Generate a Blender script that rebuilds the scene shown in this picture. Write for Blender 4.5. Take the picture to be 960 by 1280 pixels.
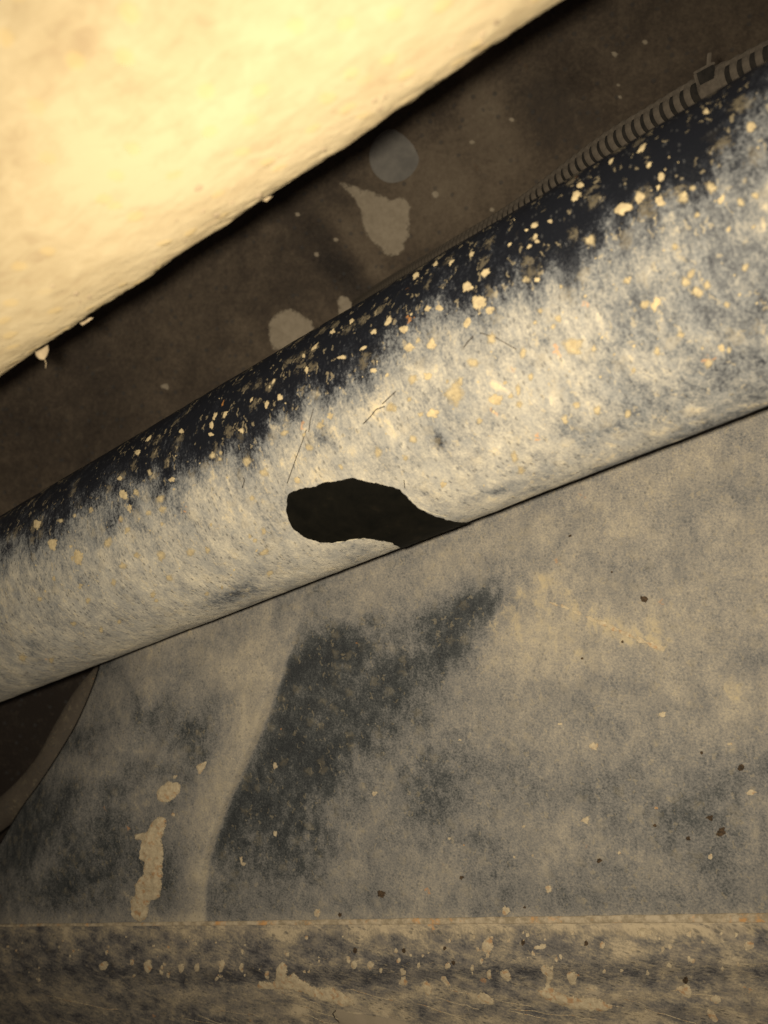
import bpy, bmesh, math, random
import numpy as np
from mathutils import Vector, noise, geometry
from mathutils.bvhtree import BVHTree

for o in list(bpy.data.objects):
    bpy.data.objects.remove(o)
random.seed(7)
S = bpy.context.scene
C = S.collection
V = Vector
F = 1145.0          # focal length in photo pixels (photo 960 x 1280)

# ------------------------------------------------------------------ camera
# world: X = towards the right of the vehicle, Y = rearwards, Z = up; the phone lies under the vehicle looking up
cd = bpy.data.cameras.new('camera')
cam = bpy.data.objects.new('camera', cd); C.objects.link(cam)
cam.location = (0, 0, 0); cam.rotation_euler = (math.pi, 0, 0)
cd.sensor_fit = 'VERTICAL'; cd.sensor_height = 36; cd.sensor_width = 27
cd.lens = F / 1280 * 36
cd.clip_start = 0.005; cd.clip_end = 20
cd.dof.use_dof = True; cd.dof.focus_distance = 0.345; cd.dof.aperture_fstop = 17
S.camera = cam
S.render.resolution_x = 768; S.render.resolution_y = 1024

# ------------------------------------------------------------------ world and flash
w = bpy.data.worlds.new('World'); S.world = w; w.use_nodes = True
bg = w.node_tree.nodes['Background']
bg.inputs[0].default_value = (0.74, 0.60, 0.52, 1); bg.inputs[1].default_value = 0.050

ld = bpy.data.lights.new('phone_flash', 'SPOT')
ld.energy = 9.6; ld.color = (1.0, 0.886, 0.70)
ld.spot_size = math.radians(103); ld.spot_blend = 1.0; ld.shadow_soft_size = 0.003
lo = bpy.data.objects.new('phone_flash', ld); C.objects.link(lo)
lo.location = (-0.0072, -0.0030, 0.0)
aim = V(((535-480)/F, (630-640)/F, 1)).normalized()
lo.rotation_euler = (-aim).to_track_quat('Z', 'Y').to_euler()

S.view_settings.view_transform = 'Standard'; S.view_settings.look = 'None'
S.view_settings.exposure = 0.0; S.view_settings.gamma = 1

# ------------------------------------------------------------------ helpers
def ray(px, py):
    return V(((px-480)/F, (py-640)/F, 1.0))
def P(px, py, z):
    return ray(px, py)*z
def pix(v):
    return v.x/v.z*F+480, v.y/v.z*F+640
def ss(a, b, x):
    t = (x-a)/(b-a); t = 0 if t < 0 else 1 if t > 1 else t
    return t*t*(3-2*t)
def gs(x, y, cx, cy, rx, ry, ang=0):
    a = math.radians(ang); dx = x-cx; dy = y-cy
    u = (dx*math.cos(a)+dy*math.sin(a))/rx; v = (-dx*math.sin(a)+dy*math.cos(a))/ry
    return math.exp(-(u*u+v*v))
def interp(pts, t):
    if t <= pts[0][0]: return pts[0][1]
    for (a, fa), (b, fb) in zip(pts, pts[1:]):
        if t <= b: return fa+(fb-fa)*(t-a)/(b-a)
    return pts[-1][1]
def fbm(v, o=4):
    return noise.fractal(v, 1.0, 2.0, o)

def mesh_obj(name, verts, faces, mat, parent=None, uv=None, dust=None, smooth=True, warm=None):
    m = bpy.data.meshes.new(name)
    m.from_pydata([tuple(v) for v in verts], [], faces)
    if smooth: m.polygons.foreach_set('use_smooth', [True]*len(m.polygons))
    if mat: m.materials.append(mat)
    if uv is not None:
        l = m.uv_layers.new(name='UVMap')
        idx = np.empty(len(m.loops), dtype=np.int32); m.loops.foreach_get('vertex_index', idx)
        l.data.foreach_set('uv', np.asarray(uv, dtype=np.float32)[idx].ravel())
    if dust is not None:
        a = m.attributes.new('dust', 'FLOAT', 'POINT'); a.data.foreach_set('value', np.asarray(dust, dtype=np.float32))
    if warm is not None:
        a = m.attributes.new('warm', 'FLOAT', 'POINT'); a.data.foreach_set('value', np.asarray(warm, dtype=np.float32))
    m.update()
    o = bpy.data.objects.new(name, m); C.objects.link(o)
    if parent: o.parent = parent
    return o
def thing(name, label, cat):
    o = bpy.data.objects.new(name, None); C.objects.link(o)
    o.empty_display_size = 0.02
    o['label'] = label; o['category'] = cat
    return o
def bvh(o):
    m = o.data
    return BVHTree.FromPolygons([v.co.copy() for v in m.vertices], [tuple(p.vertices) for p in m.polygons])

# ------------------------------------------------------------------ materials
class NT:
    def __init__(s, name):
        s.m = bpy.data.materials.new(name); s.m.use_nodes = True; s.dr = .45
        s.t = s.m.node_tree; s.b = s.t.nodes['Principled BSDF']
    def n(s, typ, **kw):
        nd = s.t.nodes.new(typ)
        for k, v in kw.items(): setattr(nd, k, v)
        return nd
    def link(s, a, b): s.t.links.new(a, b)
    def val(s, sock, v):
        if hasattr(v, 'is_output'): s.link(v, sock)
        else: sock.default_value = v
    def math(s, op, a, b=0.0, clamp=False):
        nd = s.n('ShaderNodeMath', operation=op); nd.use_clamp = clamp
        s.val(nd.inputs[0], a); s.val(nd.inputs[1], b); return nd.outputs[0]
    def mad(s, a, b, c):
        nd = s.n('ShaderNodeMath', operation='MULTIPLY_ADD')
        s.val(nd.inputs[0], a); s.val(nd.inputs[1], b); s.val(nd.inputs[2], c); return nd.outputs[0]
    def mapr(s, v, a, b, c=0.0, d=1.0, smooth=True):
        nd = s.n('ShaderNodeMapRange'); nd.interpolation_type = 'SMOOTHSTEP' if smooth else 'LINEAR'
        s.val(nd.inputs[0], v)
        for i, x in enumerate((a, b, c, d)): nd.inputs[i+1].default_value = x
        return nd.outputs[0]
    def coords(s, sx=1, sy=1, rot=0, uv=True):
        tc = s.n('ShaderNodeTexCoord'); mp = s.n('ShaderNodeMapping')
        s.link(tc.outputs['UV' if uv else 'Object'], mp.inputs[0])
        mp.inputs['Scale'].default_value = (sx, sy, 1 if uv else sx); mp.inputs['Rotation'].default_value = (0, 0, rot)
        return mp.outputs[0]
    def noise(s, vec, scale, detail=4, rough=.6, dist=0, dim='2D'):
        nd = s.n('ShaderNodeTexNoise'); nd.noise_dimensions = dim
        s.link(vec, nd.inputs['Vector']); nd.inputs['Scale'].default_value = scale
        nd.inputs['Detail'].default_value = detail; nd.inputs['Roughness'].default_value = rough
        nd.inputs['Distortion'].default_value = dist
        return nd.outputs['Fac']
    def voro(s, vec, scale, rnd=1):
        nd = s.n('ShaderNodeTexVoronoi'); nd.voronoi_dimensions = '2D'
        s.link(vec, nd.inputs['Vector']); nd.inputs['Scale'].default_value = scale; nd.inputs['Randomness'].default_value = rnd
        return nd.outputs['Distance'], nd.outputs['Color']
    def ramp(s, fac, stops):
        nd = s.n('ShaderNodeValToRGB'); e = nd.color_ramp.elements
        while len(e) > 1: e.remove(e[-1])
        e[0].position = stops[0][0]; e[0].color = (*stops[0][1], 1)
        for p, c in stops[1:]:
            x = e.new(p); x.color = (*c, 1)
        s.link(fac, nd.inputs[0]); return nd.outputs[0]
    def mix(s, f, a, b, mode='MIX'):
        nd = s.n('ShaderNodeMix', data_type='RGBA', blend_type=mode)
        s.val(nd.inputs[0], f); s.val(nd.inputs[6], a if hasattr(a, 'is_output') else (*a, 1))
        s.val(nd.inputs[7], b if hasattr(b, 'is_output') else (*b, 1)); return nd.outputs[2]
    def attr(s, name):
        nd = s.n('ShaderNodeAttribute'); nd.attribute_name = name; return nd.outputs['Fac']
    def bump(s, h, dist, strength=1):
        nd = s.n('ShaderNodeBump'); s.link(h, nd.inputs['Height']); nd.inputs['Distance'].default_value = dist
        nd.inputs['Strength'].default_value = strength; s.link(nd.outputs[0], s.b.inputs['Normal'])
        return nd
    def out(s, col, rough=.85, spec=.3):
        s.val(s.b.inputs['Base Color'], col if hasattr(col, 'is_output') else (*col, 1))
        s.val(s.b.inputs['Roughness'], rough); s.val(s.b.inputs['Specular IOR Level'], spec); s.b.inputs['Diffuse Roughness'].default_value = s.dr
        return s.m

def dusty(name, stops, ax=1.0, ay=1.0, rot=0.0, big=55, mid=230, fine=1100, a=(.5, .55, .35), cream=(.50, .42, .26),
          cream_thr=.62, bumpd=.0003, gloss=.35, flecks=.5, dist=0.4, film=.0, filmc=(.13, .145, .16), rust=.92, pits=.5):
    t = NT(name)
    uv = t.coords(); st = t.coords(ax, ay, rot)
    d = t.attr('dust'); wm = t.attr('warm')  # dust cover; some meshes also carry painted shade in it
    n1 = t.noise(uv, big, 5, .62, dist); n2 = t.noise(st, mid, 6, .68, dist); n3 = t.noise(uv, fine, 4, .75, .2)
    n4 = t.noise(st, mid*2.7, 4, .65, dist)
    s = t.mad(t.math('SUBTRACT', n1, .5), a[0]*2, d)
    s = t.mad(t.math('SUBTRACT', n2, .5), a[1]*2, s)
    s = t.mad(t.math('SUBTRACT', n4, .5), a[1]*1.5, s)
    s = t.mad(t.math('SUBTRACT', n3, .5), a[2]*2, s)
    # tiny splash flecks
    wn = t.n('ShaderNodeTexNoise'); wn.noise_dimensions = '2D'; t.link(uv, wn.inputs['Vector']); wn.inputs['Scale'].default_value = fine*.35
    def warp(c):
        a_ = t.n('ShaderNodeVectorMath', operation='MULTIPLY_ADD'); t.link(wn.outputs['Color'], a_.inputs[0])
        a_.inputs[1].default_value = (1.6/fine*4,)*3; t.link(c, a_.inputs[2]); return a_.outputs[0]
    vd, vc = t.voro(warp(t.coords(ax*1.0, ay*1.0, rot)), fine*.33)
    sep = t.n('ShaderNodeSeparateColor'); t.link(vc, sep.inputs[0])
    fl = t.math('MULTIPLY', t.mapr(vd, .34, .16), t.mapr(sep.outputs[0], .80, .86))
    vd2, vc2 = t.voro(warp(uv), fine*.13)
    sep2 = t.n('ShaderNodeSeparateColor'); t.link(vc2, sep2.inputs[0])
    vdn = t.mad(t.math('SUBTRACT', n3, .5), .9, vd2)
    fl2 = t.math('MULTIPLY', t.mapr(vdn, .42, .10), t.mapr(sep2.outputs[0], .72, .80))
    col = t.ramp(s, stops)
    n5 = t.noise(st, big*1.9, 5, .6, .5)
    col = t.mix(t.math('MULTIPLY', t.mapr(n5, .48, .62), t.math('MULTIPLY', t.mapr(s, .28, .55), film)), col, filmc)
    cr = t.mapr(t.mad(t.math('SUBTRACT', n2, .5), .5, t.mad(n1, .75, t.math('MULTIPLY', wm, .5))), cream_thr, cream_thr+.22)
    crm = t.math('MULTIPLY', cr, t.mapr(s, .35, .8))
    col = t.mix(crm, col, cream)
    col = t.mix(t.math('MULTIPLY', fl, flecks), col, tuple(x*.9 for x in cream))
    col = t.mix(t.math('MULTIPLY', fl2, flecks*.5), col, cream)
    # pits showing the dark coat, rust specks
    vd3, vc3 = t.voro(st, fine*.5)
    sep3 = t.n('ShaderNodeSeparateColor'); t.link(vc3, sep3.inputs[0])
    pit = t.math('MULTIPLY', t.mapr(vd3, .4, .2), t.mapr(sep3.outputs[1], .86, .92))
    col = t.mix(t.math('MULTIPLY', pit, pits), col, (.045, .045, .045))
    vd4, vc4 = t.voro(warp(uv), fine*.1)
    sep4 = t.n('ShaderNodeSeparateColor'); t.link(vc4, sep4.inputs[0])
    ru = t.math('MULTIPLY', t.mapr(vd4, .13, .05), t.mapr(sep4.outputs[2], rust, rust+.03))
    col = t.mix(t.math('MULTIPLY', ru, .5), col, (.42, .19, .05))
    h = t.math('ADD', t.math('MULTIPLY', s, .8), t.math('ADD', t.math('MULTIPLY', fl, .5), t.math('MULTIPLY', fl2, 1.0)))
    h = t.math('SUBTRACT', h, pit)
    h = t.mad(n3, .9, h)
    t.bump(h, bumpd, .8)
    rg = t.mapr(s, .05, .5, gloss, .93)
    return t.out(col, rg, .35)

TUBE = dusty('dusty_black_paint', [(.0, (.0055, .0062, .0085)), (.20, (.015, .0165, .0205)), (.42, (.090, .092, .092)),
             (.70, (.215, .200, .168)), (.95, (.315, .285, .222)), (1.0, (.37, .33, .25))],
             ax=1.5, ay=.8, rot=.15, a=(.36, .32, .36), big=60, mid=170, fine=1200, bumpd=.00020, flecks=.34, cream_thr=.54, film=.35, filmc=(.15,.152,.148), rust=.965,
             cream=(.40, .325, .195))
PLATE = dusty('dusty_steel_plate', [(0, (.014, .016, .018)), (.22, (.037, .040, .040)), (.48, (.125, .120, .112)),
              (.75, (.212, .190, .155)), (1, (.30, .26, .190))],
              ax=1.35, ay=.9, rot=0, film=.2, filmc=(.095,.092,.088), rust=.97, pits=.3,
              a=(.30, .24, .46), big=38, mid=150, fine=1300, bumpd=.00022, gloss=.6, flecks=.26, cream_thr=.62,
              cream=(.33, .27, .165))
RAIL = dusty('streaked_rail_mud', [(0, (.022, .022, .025)), (.25, (.052, .050, .052)), (.5, (.125, .112, .095)),
              (.8, (.24, .20, .14)), (1, (.34, .28, .19))],
              ax=.7, ay=1.7, rot=-.25, film=.3, filmc=(.075,.072,.08), rust=.96, a=(.45, .42, .42), big=60, mid=190, fine=1200, bumpd=.00035, gloss=.6, flecks=.3, cream_thr=.66,
              cream=(.36, .29, .18))
FLOOR = dusty('brown_underbody_dust', [(0, (.022, .016, .012)), (.3, (.066, .050, .036)), (.6, (.135, .104, .073)), (1, (.21, .17, .12))],
              ax=1, ay=1, rust=.985, a=(.25, .2, .22), big=22, mid=90, fine=420, bumpd=.0005, gloss=.7, flecks=.12, cream_thr=.8,
              cream=(.17, .14, .10))

def mud(name, c0, c1, scale=500, bumpd=.0003, rust=0.0, ragged=False, lo=.22, hi=.50, am=1.0, rs=1500):
    t = NT(name); oc = t.coords(1, 1, uv=False)
    n = t.noise(oc, scale, 6, .7, dim='3D'); n2 = t.noise(oc, scale*5, 3, .7, dim='3D')
    col = t.mix(t.mapr(n, .3, .7), c0, c1)
    if rust:
        n3 = t.noise(oc, scale*.8, 3, .6, dim='3D'); col = t.mix(t.math('MULTIPLY', t.mapr(n3, .52, .68), rust), col, (.26, .13, .05))
    t.bump(t.mad(n2, .5, n), bumpd, .8)
    if ragged:
        e = t.attr('dust'); n5 = t.noise(oc, rs, 4, .7, dim='3D')
        t.link(t.mapr(t.mad(t.math('SUBTRACT', n5, .5), 1.6, e), lo, hi, 0.0, am), t.b.inputs['Alpha'])
    return t.out(col, .95, .15)
MUD = mud('dry_mud', (.23, .18, .105), (.36, .29, .165), ragged=True)
MUDS = mud('faint_mud_film', (.26, .205, .115), (.37, .30, .175), ragged=True, lo=.15, hi=1.15, am=.85, rs=900)
MUDP = mud('dry_mud_plate', (.26, .21, .14), (.40, .335, .225), bumpd=.0006, rust=.65, ragged=True)
MUDF = mud('pale_mud_floor', (.27, .225, .165), (.35, .295, .22), scale=200, ragged=True, lo=.15, hi=.75, am=1.0, rs=350)
CHIP = mud('stone_chip', (.018, .014, .010), (.07, .045, .025), scale=900, ragged=True)
HAIR = mud('dark_hair', (.02, .018, .015), (.05, .04, .03))
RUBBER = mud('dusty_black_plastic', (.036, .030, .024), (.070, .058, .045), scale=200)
RUBBER_SHADE = mud('shaded_black_plastic', (.006, .0055, .005), (.014, .012, .010), scale=300)  # same plastic darkened: shade between ribs and in the buckle, as colour

def make_clay():
    t = NT('thick_pale_clay'); t.dr = .85; uv = t.coords()
    n0 = t.noise(uv, 14, 4, .55, .3); n1 = t.noise(uv, 60, 6, .6, .4); n2 = t.noise(t.coords(.6, 1.5), 230, 5, .65, .5); n3 = t.noise(uv, 1000, 3, .7)
    s = t.mad(n2, .35, t.mad(n1, .5, t.math('MULTIPLY', n0, .35)))
    col = t.ramp(s, [(.40, (.150, .110, .064)), (.55, (.185, .147, .086)), (.70, (.212, .172, .104))])
    vd, vc = t.voro(uv, 160); sep = t.n('ShaderNodeSeparateColor'); t.link(vc, sep.inputs[0])
    l = t.math('MULTIPLY', t.mapr(t.mad(t.math('SUBTRACT', n2, .5), .3, vd), .33, .15), t.mapr(sep.outputs[0], .7, .8))
    col = t.mix(t.math('MULTIPLY', l, .4), col, (.24, .175, .075))
    h = t.mad(l, .35, t.mad(n3, .12, t.mad(n2, .5, t.math('MULTIPLY', n1, .8))))
    t.bump(h, .0009, .7)
    return t.out(col, .95, .1)
CLAY = make_clay()
def make_wet():
    t = NT('wet_oily_coat'); oc = t.coords(1, 1, uv=False)
    n = t.noise(oc, 160, 6, .65, dim='3D'); n2 = t.noise(oc, 500, 4, .7, dim='3D')
    col = t.ramp(n, [(.3, (.0022, .0022, .0018)), (.6, (.0042, .0038, .0028)), (.8, (.009, .007, .0045))])
    vd = t.mapr(n2, .70, .78)
    col = t.mix(t.math('MULTIPLY', vd, .5), col, (.03, .018, .008))
    t.bump(n2, .0001, .5)
    return t.out(col, .6, .04)
WET = make_wet()
BEAD = None
def make_bead():
    t = NT('seam_sealer_rust'); uv = t.coords(1, 1, uv=False)
    n = t.noise(uv, 120, 5, .7, dim='3D'); n2 = t.noise(uv, 350, 4, .7, dim='3D')
    col = t.mix(t.mapr(n2, .35, .65), (.19, .155, .105), (.33, .275, .195))
    col = t.mix(t.math('MULTIPLY', t.mapr(n, .54, .68), .75), col, (.40, .20, .06))
    t.bump(n2, .00015, .6)
    return t.out(col, .9, .2)
BEAD = make_bead()

# ------------------------------------------------------------------ mud splats that hug a surface
def project(tree, px, py):
    r = ray(px, py).normalized()
    loc, nrm, i, d = tree.ray_cast(V((0, 0, 0)), r)
    k = 0
    while loc is None and k < 110:                    # just past the outline: slide back onto the surface
        py -= .25; k += 1
        loc, nrm, i, d = tree.ray_cast(V((0, 0, 0)), ray(px, py).normalized())
    if loc is None: return None
    if nrm.dot(r) > 0: nrm = -nrm
    return loc, nrm
def outline_noise(pts, amp, seg, seed):
    out = []
    n = len(pts)
    for i in range(n):
        # Catmull-Rom through the points, then roughened
        p0, p1, p2, p3 = [V(pts[(i+k-1) % n]) for k in range(4)]
        L = (p2-p1).length; m = max(1, int(L/seg))
        for k in range(m):
            t = k/m
            q = .5*((2*p1)+(p2-p0)*t+(2*p0-5*p1+4*p2-p3)*t*t+(3*p1-p0-3*p2+p3)*t*t*t)
            out.append(V((q.x+amp*noise.noise(V((q.x*.13, q.y*.13, seed))) + .5*amp*noise.noise(V((q.x*.45, q.y*.45, seed+3))),
                          q.y+amp*noise.noise(V((q.x*.13, q.y*.13, seed+9))) + .5*amp*noise.noise(V((q.x*.45, q.y*.45, seed+5))))))
    return out
def splat(name, tree, pts, mat, parent, thick=.0006, edge=4.0, grid=4.0, amp=1.5, seg=3.0, seed=0.0, lump=.3, low=-.00015):
    o = outline_noise(pts, amp, seg, seed)
    n = len(o)
    xs = [p.x for p in o]; ys = [p.y for p in o]
    inner = []
    y = min(ys)+grid/2
    def edist(x, y):
        d = 1e9; q = V((x, y))
        for i in range(n):
            a, b = o[i], o[(i+1) % n]; ab = b-a; L2 = ab.length_squared
            t = max(0, min(1, (q-a).dot(ab)/L2)) if L2 > 0 else 0
            d = min(d, (q-(a+ab*t)).length)
        return d
    def inside(x, y):
        c = False
        for i in range(n):
            a, b = o[i], o[(i+1) % n]
            if (a.y > y) != (b.y > y) and x < (b.x-a.x)*(y-a.y)/(b.y-a.y)+a.x: c = not c
        return c
    row = 0
    while y < max(ys):
        x = min(xs)+(grid/2 if row % 2 else 0)
        while x < max(xs):
            if inside(x, y):
                d = edist(x, y)
                if d > min(grid, edge)*.45: inner.append((V((x, y)), d))
            x += grid
        y += grid*.87; row += 1
    if not inner:
        cx = V((sum(xs)/n, sum(ys)/n)); inner = [(cx, edist(cx.x, cx.y))]
    vs = o+[q for q, d in inner]
    r = geometry.delaunay_2d_cdt(vs, [(i, (i+1) % n) for i in range(n)], [], 1, .001)
    verts = []; du = []
    for q, src in zip(r[0], r[3]):
        h = project(tree, q.x, q.y)
        if h is None: return None
        miss = q.y-pix(h[0])[1]
        if miss > .3: h = (h[0]+h[0].normalized()*.0012*miss, h[1])      # wraps on round the outline
        d = 0.0
        k = src[0] if src else -1
        if k >= n: d = inner[k-n][1]
        f = math.sqrt(max(0, 1-(1-min(1, d/edge))**2))
        du.append(.25 if k < n else .25+.75*min(1, d/edge))
        hh = low if k < n else thick*f*(1+lump*noise.noise(V((q.x*.12, q.y*.12, seed+20)))*1.6)
        verts.append(h[0]+h[1]*hh)
    faces = []
    for f in r[2]:
        f = list(f)
        a, b, c = [verts[i] for i in f[:3]]
        if (b-a).cross(c-a).dot(a) > 0: f.reverse()
        faces.append(f)
    return mesh_obj(name, verts, faces, mat, parent, dust=du)
def blob(name, tree, cx, cy, rx, ry, ang, mat, parent, thick=.0005, n=11, seed=0.0, rough=.28):
    a = math.radians(ang)
    rings = [(1.12, .00004), (.72, thick*.7), (.38, thick)]
    verts = []; faces = []; du = [0.0]*n+[.55]*n+[1.0]*(n+1)
    for j, (f, h) in enumerate(rings):
        for i in range(n):
            t = 2*math.pi*i/n
            k = f*(1+rough*1.6*noise.noise(V((math.cos(t)*1.3+seed*3.1, math.sin(t)*1.3, seed))))
            x, y = rx*math.cos(t)*k, ry*math.sin(t)*k
            hit = project(tree, cx+x*math.cos(a)-y*math.sin(a), cy+x*math.sin(a)+y*math.cos(a))
            if hit is None: return None
            verts.append(hit[0]+hit[1]*h*(1+.3*noise.noise(V((i, j, seed)))))
    c = project(tree, cx, cy)
    if c is None: return None
    verts.append(c[0]+c[1]*thick*.85)
    for j in range(2):
        for i in range(n):
            i2 = (i+1) % n
            faces.append((j*n+i, j*n+i2, (j+1)*n+i2, (j+1)*n+i))
    for i in range(n): faces.append((2*n+i, 2*n+(i+1) % n, 3*n))
    a_, b_, c_ = [verts[k] for k in faces[-1]]
    if (b_-a_).cross(c_-a_).dot(a_) > 0: faces = [tuple(reversed(f)) for f in faces]
    return mesh_obj(name, verts, faces, mat, parent, dust=du)
def strand(name, tree, pts, r, mat, parent, lift=0.0):
    ps = []
    for (x, y) in pts:
        h = project(tree, x, y)
        if h: ps.append(h[0]+h[1]*lift)
    return tube(name, ps, r, mat, parent, 5)
def tube(name, ps, r, mat, parent, n=12, uvs=False, dust=None):
    verts = []; faces = []; uv = []; L = 0
    prev = None
    for i, p in enumerate(ps):
        t = (ps[min(i+1, len(ps)-1)]-ps[max(i-1, 0)]).normalized()
        if prev is None:
            u = t.cross(V((0, 0, 1))).normalized()
        else:
            u = (prev-t*prev.dot(t)).normalized()
        prev = u; w_ = t.cross(u)
        rr = r(i/(len(ps)-1)) if callable(r) else r
        if i: L += (p-ps[i-1]).length
        for k in range(n):
            a = 2*math.pi*k/n
            verts.append(p+(u*math.cos(a)+w_*math.sin(a))*rr); uv.append((L, a*rr))
    m = len(ps)
    for i in range(m-1):
        for k in range(n):
            k2 = (k+1) % n
            faces.append((i*n+k, i*n+k2, (i+1)*n+k2, (i+1)*n+k))
    faces.append(tuple(reversed(range(n)))); faces.append(tuple(range((m-1)*n, m*n)))
    return mesh_obj(name, verts, faces, mat, parent, uv=uv, dust=[dust if dust is not None else .5]*len(verts), warm=[0]*len(verts))
def closed_cyl(name, A, d, R, s0, s1, ns, angs, mat, parent, disp, dustf, caps=True):
    """cylinder about axis A+d*s; angle 0 faces the camera"""
    toc = (-A+d*A.dot(d)).normalized()           # from the axis towards the camera
    side = d.cross(toc)
    verts = []; faces = []; uv = []; du = []; wa = []
    n = len(angs)
    for i in range(ns+1):
        s = s0+(s1-s0)*i/ns
        for a in angs:
            nrm = toc*math.cos(a)+side*math.sin(a)
            p = A+d*s+nrm*(R+disp(s, a))
            verts.append(p); uv.append((s, a*R))
            q = pix(p) if p.z > .02 else (2000, 0)
            x, y = dustf(q[0], q[1], s, a); du.append(x); wa.append(y)
    for i in range(ns):
        for k in range(n):
            k2 = (k+1) % n
            faces.append((i*n+k, (i+1)*n+k, (i+1)*n+k2, i*n+k2))
    faces.append(tuple(range(n))); faces.append(tuple(reversed(range(ns*n, (ns+1)*n))))
    o = mesh_obj(name, verts, faces, mat, parent, uv=uv, dust=du, warm=wa)
    # seam on the far side: keep the last column's angle from wrapping through the visible side
    bm = bmesh.new(); bm.from_mesh(o.data); bmesh.ops.recalc_face_normals(bm, faces=bm.faces); bm.to_mesh(o.data); bm.free()
    return o
def angles(nf, nb, half=1.75):
    a = [-half+2*half*i/nf for i in range(nf+1)]
    b = [half+(2*math.pi-2*half)*i/(nb+1) for i in range(1, nb+1)]
    return a+b

# ------------------------------------------------------------------ underbody floor (far, above everything)
def zfloor(px, py):
    return 1/(1.62+(px-480)*.00028-(py-300)*.0001)
flo = thing('floor_pan', 'brown dusty underbody sheet, darkest and farthest surface, between the pale muffler and the black shaft', 'underbody panel')
def swage(px, py):
    # pressed steps running away from the muffler edge, down to the right
    u = (px*.62-py*.785)      # across the steps
    h = 0.0
    for c, wd, a in ((-60, 30, .006), (60, 36, -.007), (196, 26, .004), (345, 40, .006), (-255, 26, -.005), (-420, 12, .003)):
        h += a*math.exp(-((u-c)/wd)**2)
    return h
def floor_dust_shade(px, py):
    d = .36
    d += .34*gs(px, py, 560, 230, 120, 60, -30)
    d += .30*gs(px, py, 610, 130, 30, 90, -30)
    d -= .42*gs(px, py, 425, 330, 26, 90, -38)  # dark and pale strips: shading of the pressed steps, painted through the dust value
    d += .30*gs(px, py, 470, 340, 16, 100, -38)
    d -= .10*gs(px, py, 120, 540, 150, 80)
    d -= .22*gs(px, py, 675, 150, 60, 60)
    d += .07*gs(px, py, 250, 430, 80, 40)
    d -= .40*ss(640, 900, py)  # painted shade: sheet darkens down into the gap beside the plate
    return d, .1
verts = []; faces = []; uv = []; du = []; wa = []
NX, NY = 210, 260
for j in range(NY+1):
    for i in range(NX+1):
        px = -260+1500*i/NX; py = -240+1800*j/NY
        z = zfloor(px, py)-swage(px, py)+.0012*fbm(V((px*.012, py*.012, 3)))
        p = P(px, py, z); verts.append(p); uv.append((p.x, p.y))
        a, b = floor_dust_shade(px, py); du.append(a); wa.append(b)
for j in range(NY):
    for i in range(NX):
        a = j*(NX+1)+i; faces.append((a, a+NX+1, a+NX+2, a+1))
sheet = mesh_obj('sheet', verts, faces, FLOOR, flo, uv=uv, dust=du, warm=wa)
sm = sheet.modifiers.new('thickness', 'SOLIDIFY'); sm.thickness = .002; sm.offset = -1
ft = bvh(sheet)
# round plug
def disc(name, tree, cx, cy, r, thick, mat, parent):
    c, n_ = project(tree, cx, cy)
    u = n_.cross(V((0, 1, 0))).normalized(); v = n_.cross(u)
    R = r*c.z/F; rings = [(1.0, -.003), (1.0, thick*.5), (.94, thick), (.6, thick*1.05), (.25, thick*.9)]
    verts = []; faces = []; n = 40; uv = []
    for f, h in rings:
        for k in range(n):
            a = 2*math.pi*k/n; verts.append(c+(u*math.cos(a)+v*math.sin(a))*R*f+n_*h); uv.append((R*f*math.cos(a), R*f*math.sin(a)))
    verts.append(c+n_*thick*.9); uv.append((0, 0))
    for j in range(len(rings)-1):
        for k in range(n): faces.append((j*n+k, j*n+(k+1) % n, (j+1)*n+(k+1) % n, (j+1)*n+k))
    j = len(rings)-1
    for k in range(n): faces.append((j*n+k, j*n+(k+1) % n, len(verts)-1))
    o = mesh_obj(name, verts, faces, mat, parent, uv=uv, dust=[.6]*len(verts), warm=[0]*len(verts))
    bm = bmesh.new(); bm.from_mesh(o.data); bmesh.ops.recalc_face_normals(bm, faces=bm.faces); bm.to_mesh(o.data); bm.free()
    return o
PLUG = mud('grey_plug', (.15, .142, .13), (.22, .205, .18), scale=60)
disc('plug', ft, 494, 195, 33, .0015, PLUG, flo)
splat('mud_patch', ft, [(423, 228), (450, 233), (472, 240), (488, 247), (505, 246), (513, 258), (513, 285), (508, 308), (490, 321), (470, 308), (456, 292), (450, 265), (438, 246)],
      MUDF, flo, thick=.0010, edge=5, grid=7, amp=3.0, seg=4, seed=2)
splat('mud_patch', ft, [(337, 405), (345, 392), (360, 385), (378, 392), (395, 408), (392, 440), (350, 440), (334, 425)],
      MUDF, flo, thick=.0008, edge=6, grid=7, amp=3, seg=4, seed=4)
splat('mud_patch', ft, [(422, 372), (432, 369), (440, 376), (446, 392), (424, 395)], MUDF, flo, thick=.0008, edge=4, grid=5, amp=2, seg=3, seed=5)
for i, (x, y, r) in enumerate(((545, 243, 6), (207, 483, 6), (775, 122, 3), (773, 107, 3), (768, 68, 5), (806, 53, 4), (640, 150, 4), (590, 178, 4), (420, 300, 4), (372, 268, 4), (396, 318, 4), (520, 340, 7), (575, 300, 5), (615, 262, 4))):
    blob('mud_fleck', ft, x, y, r, r*.8, 20, MUDF, flo, thick=.0008, seed=i*1.7)

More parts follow.
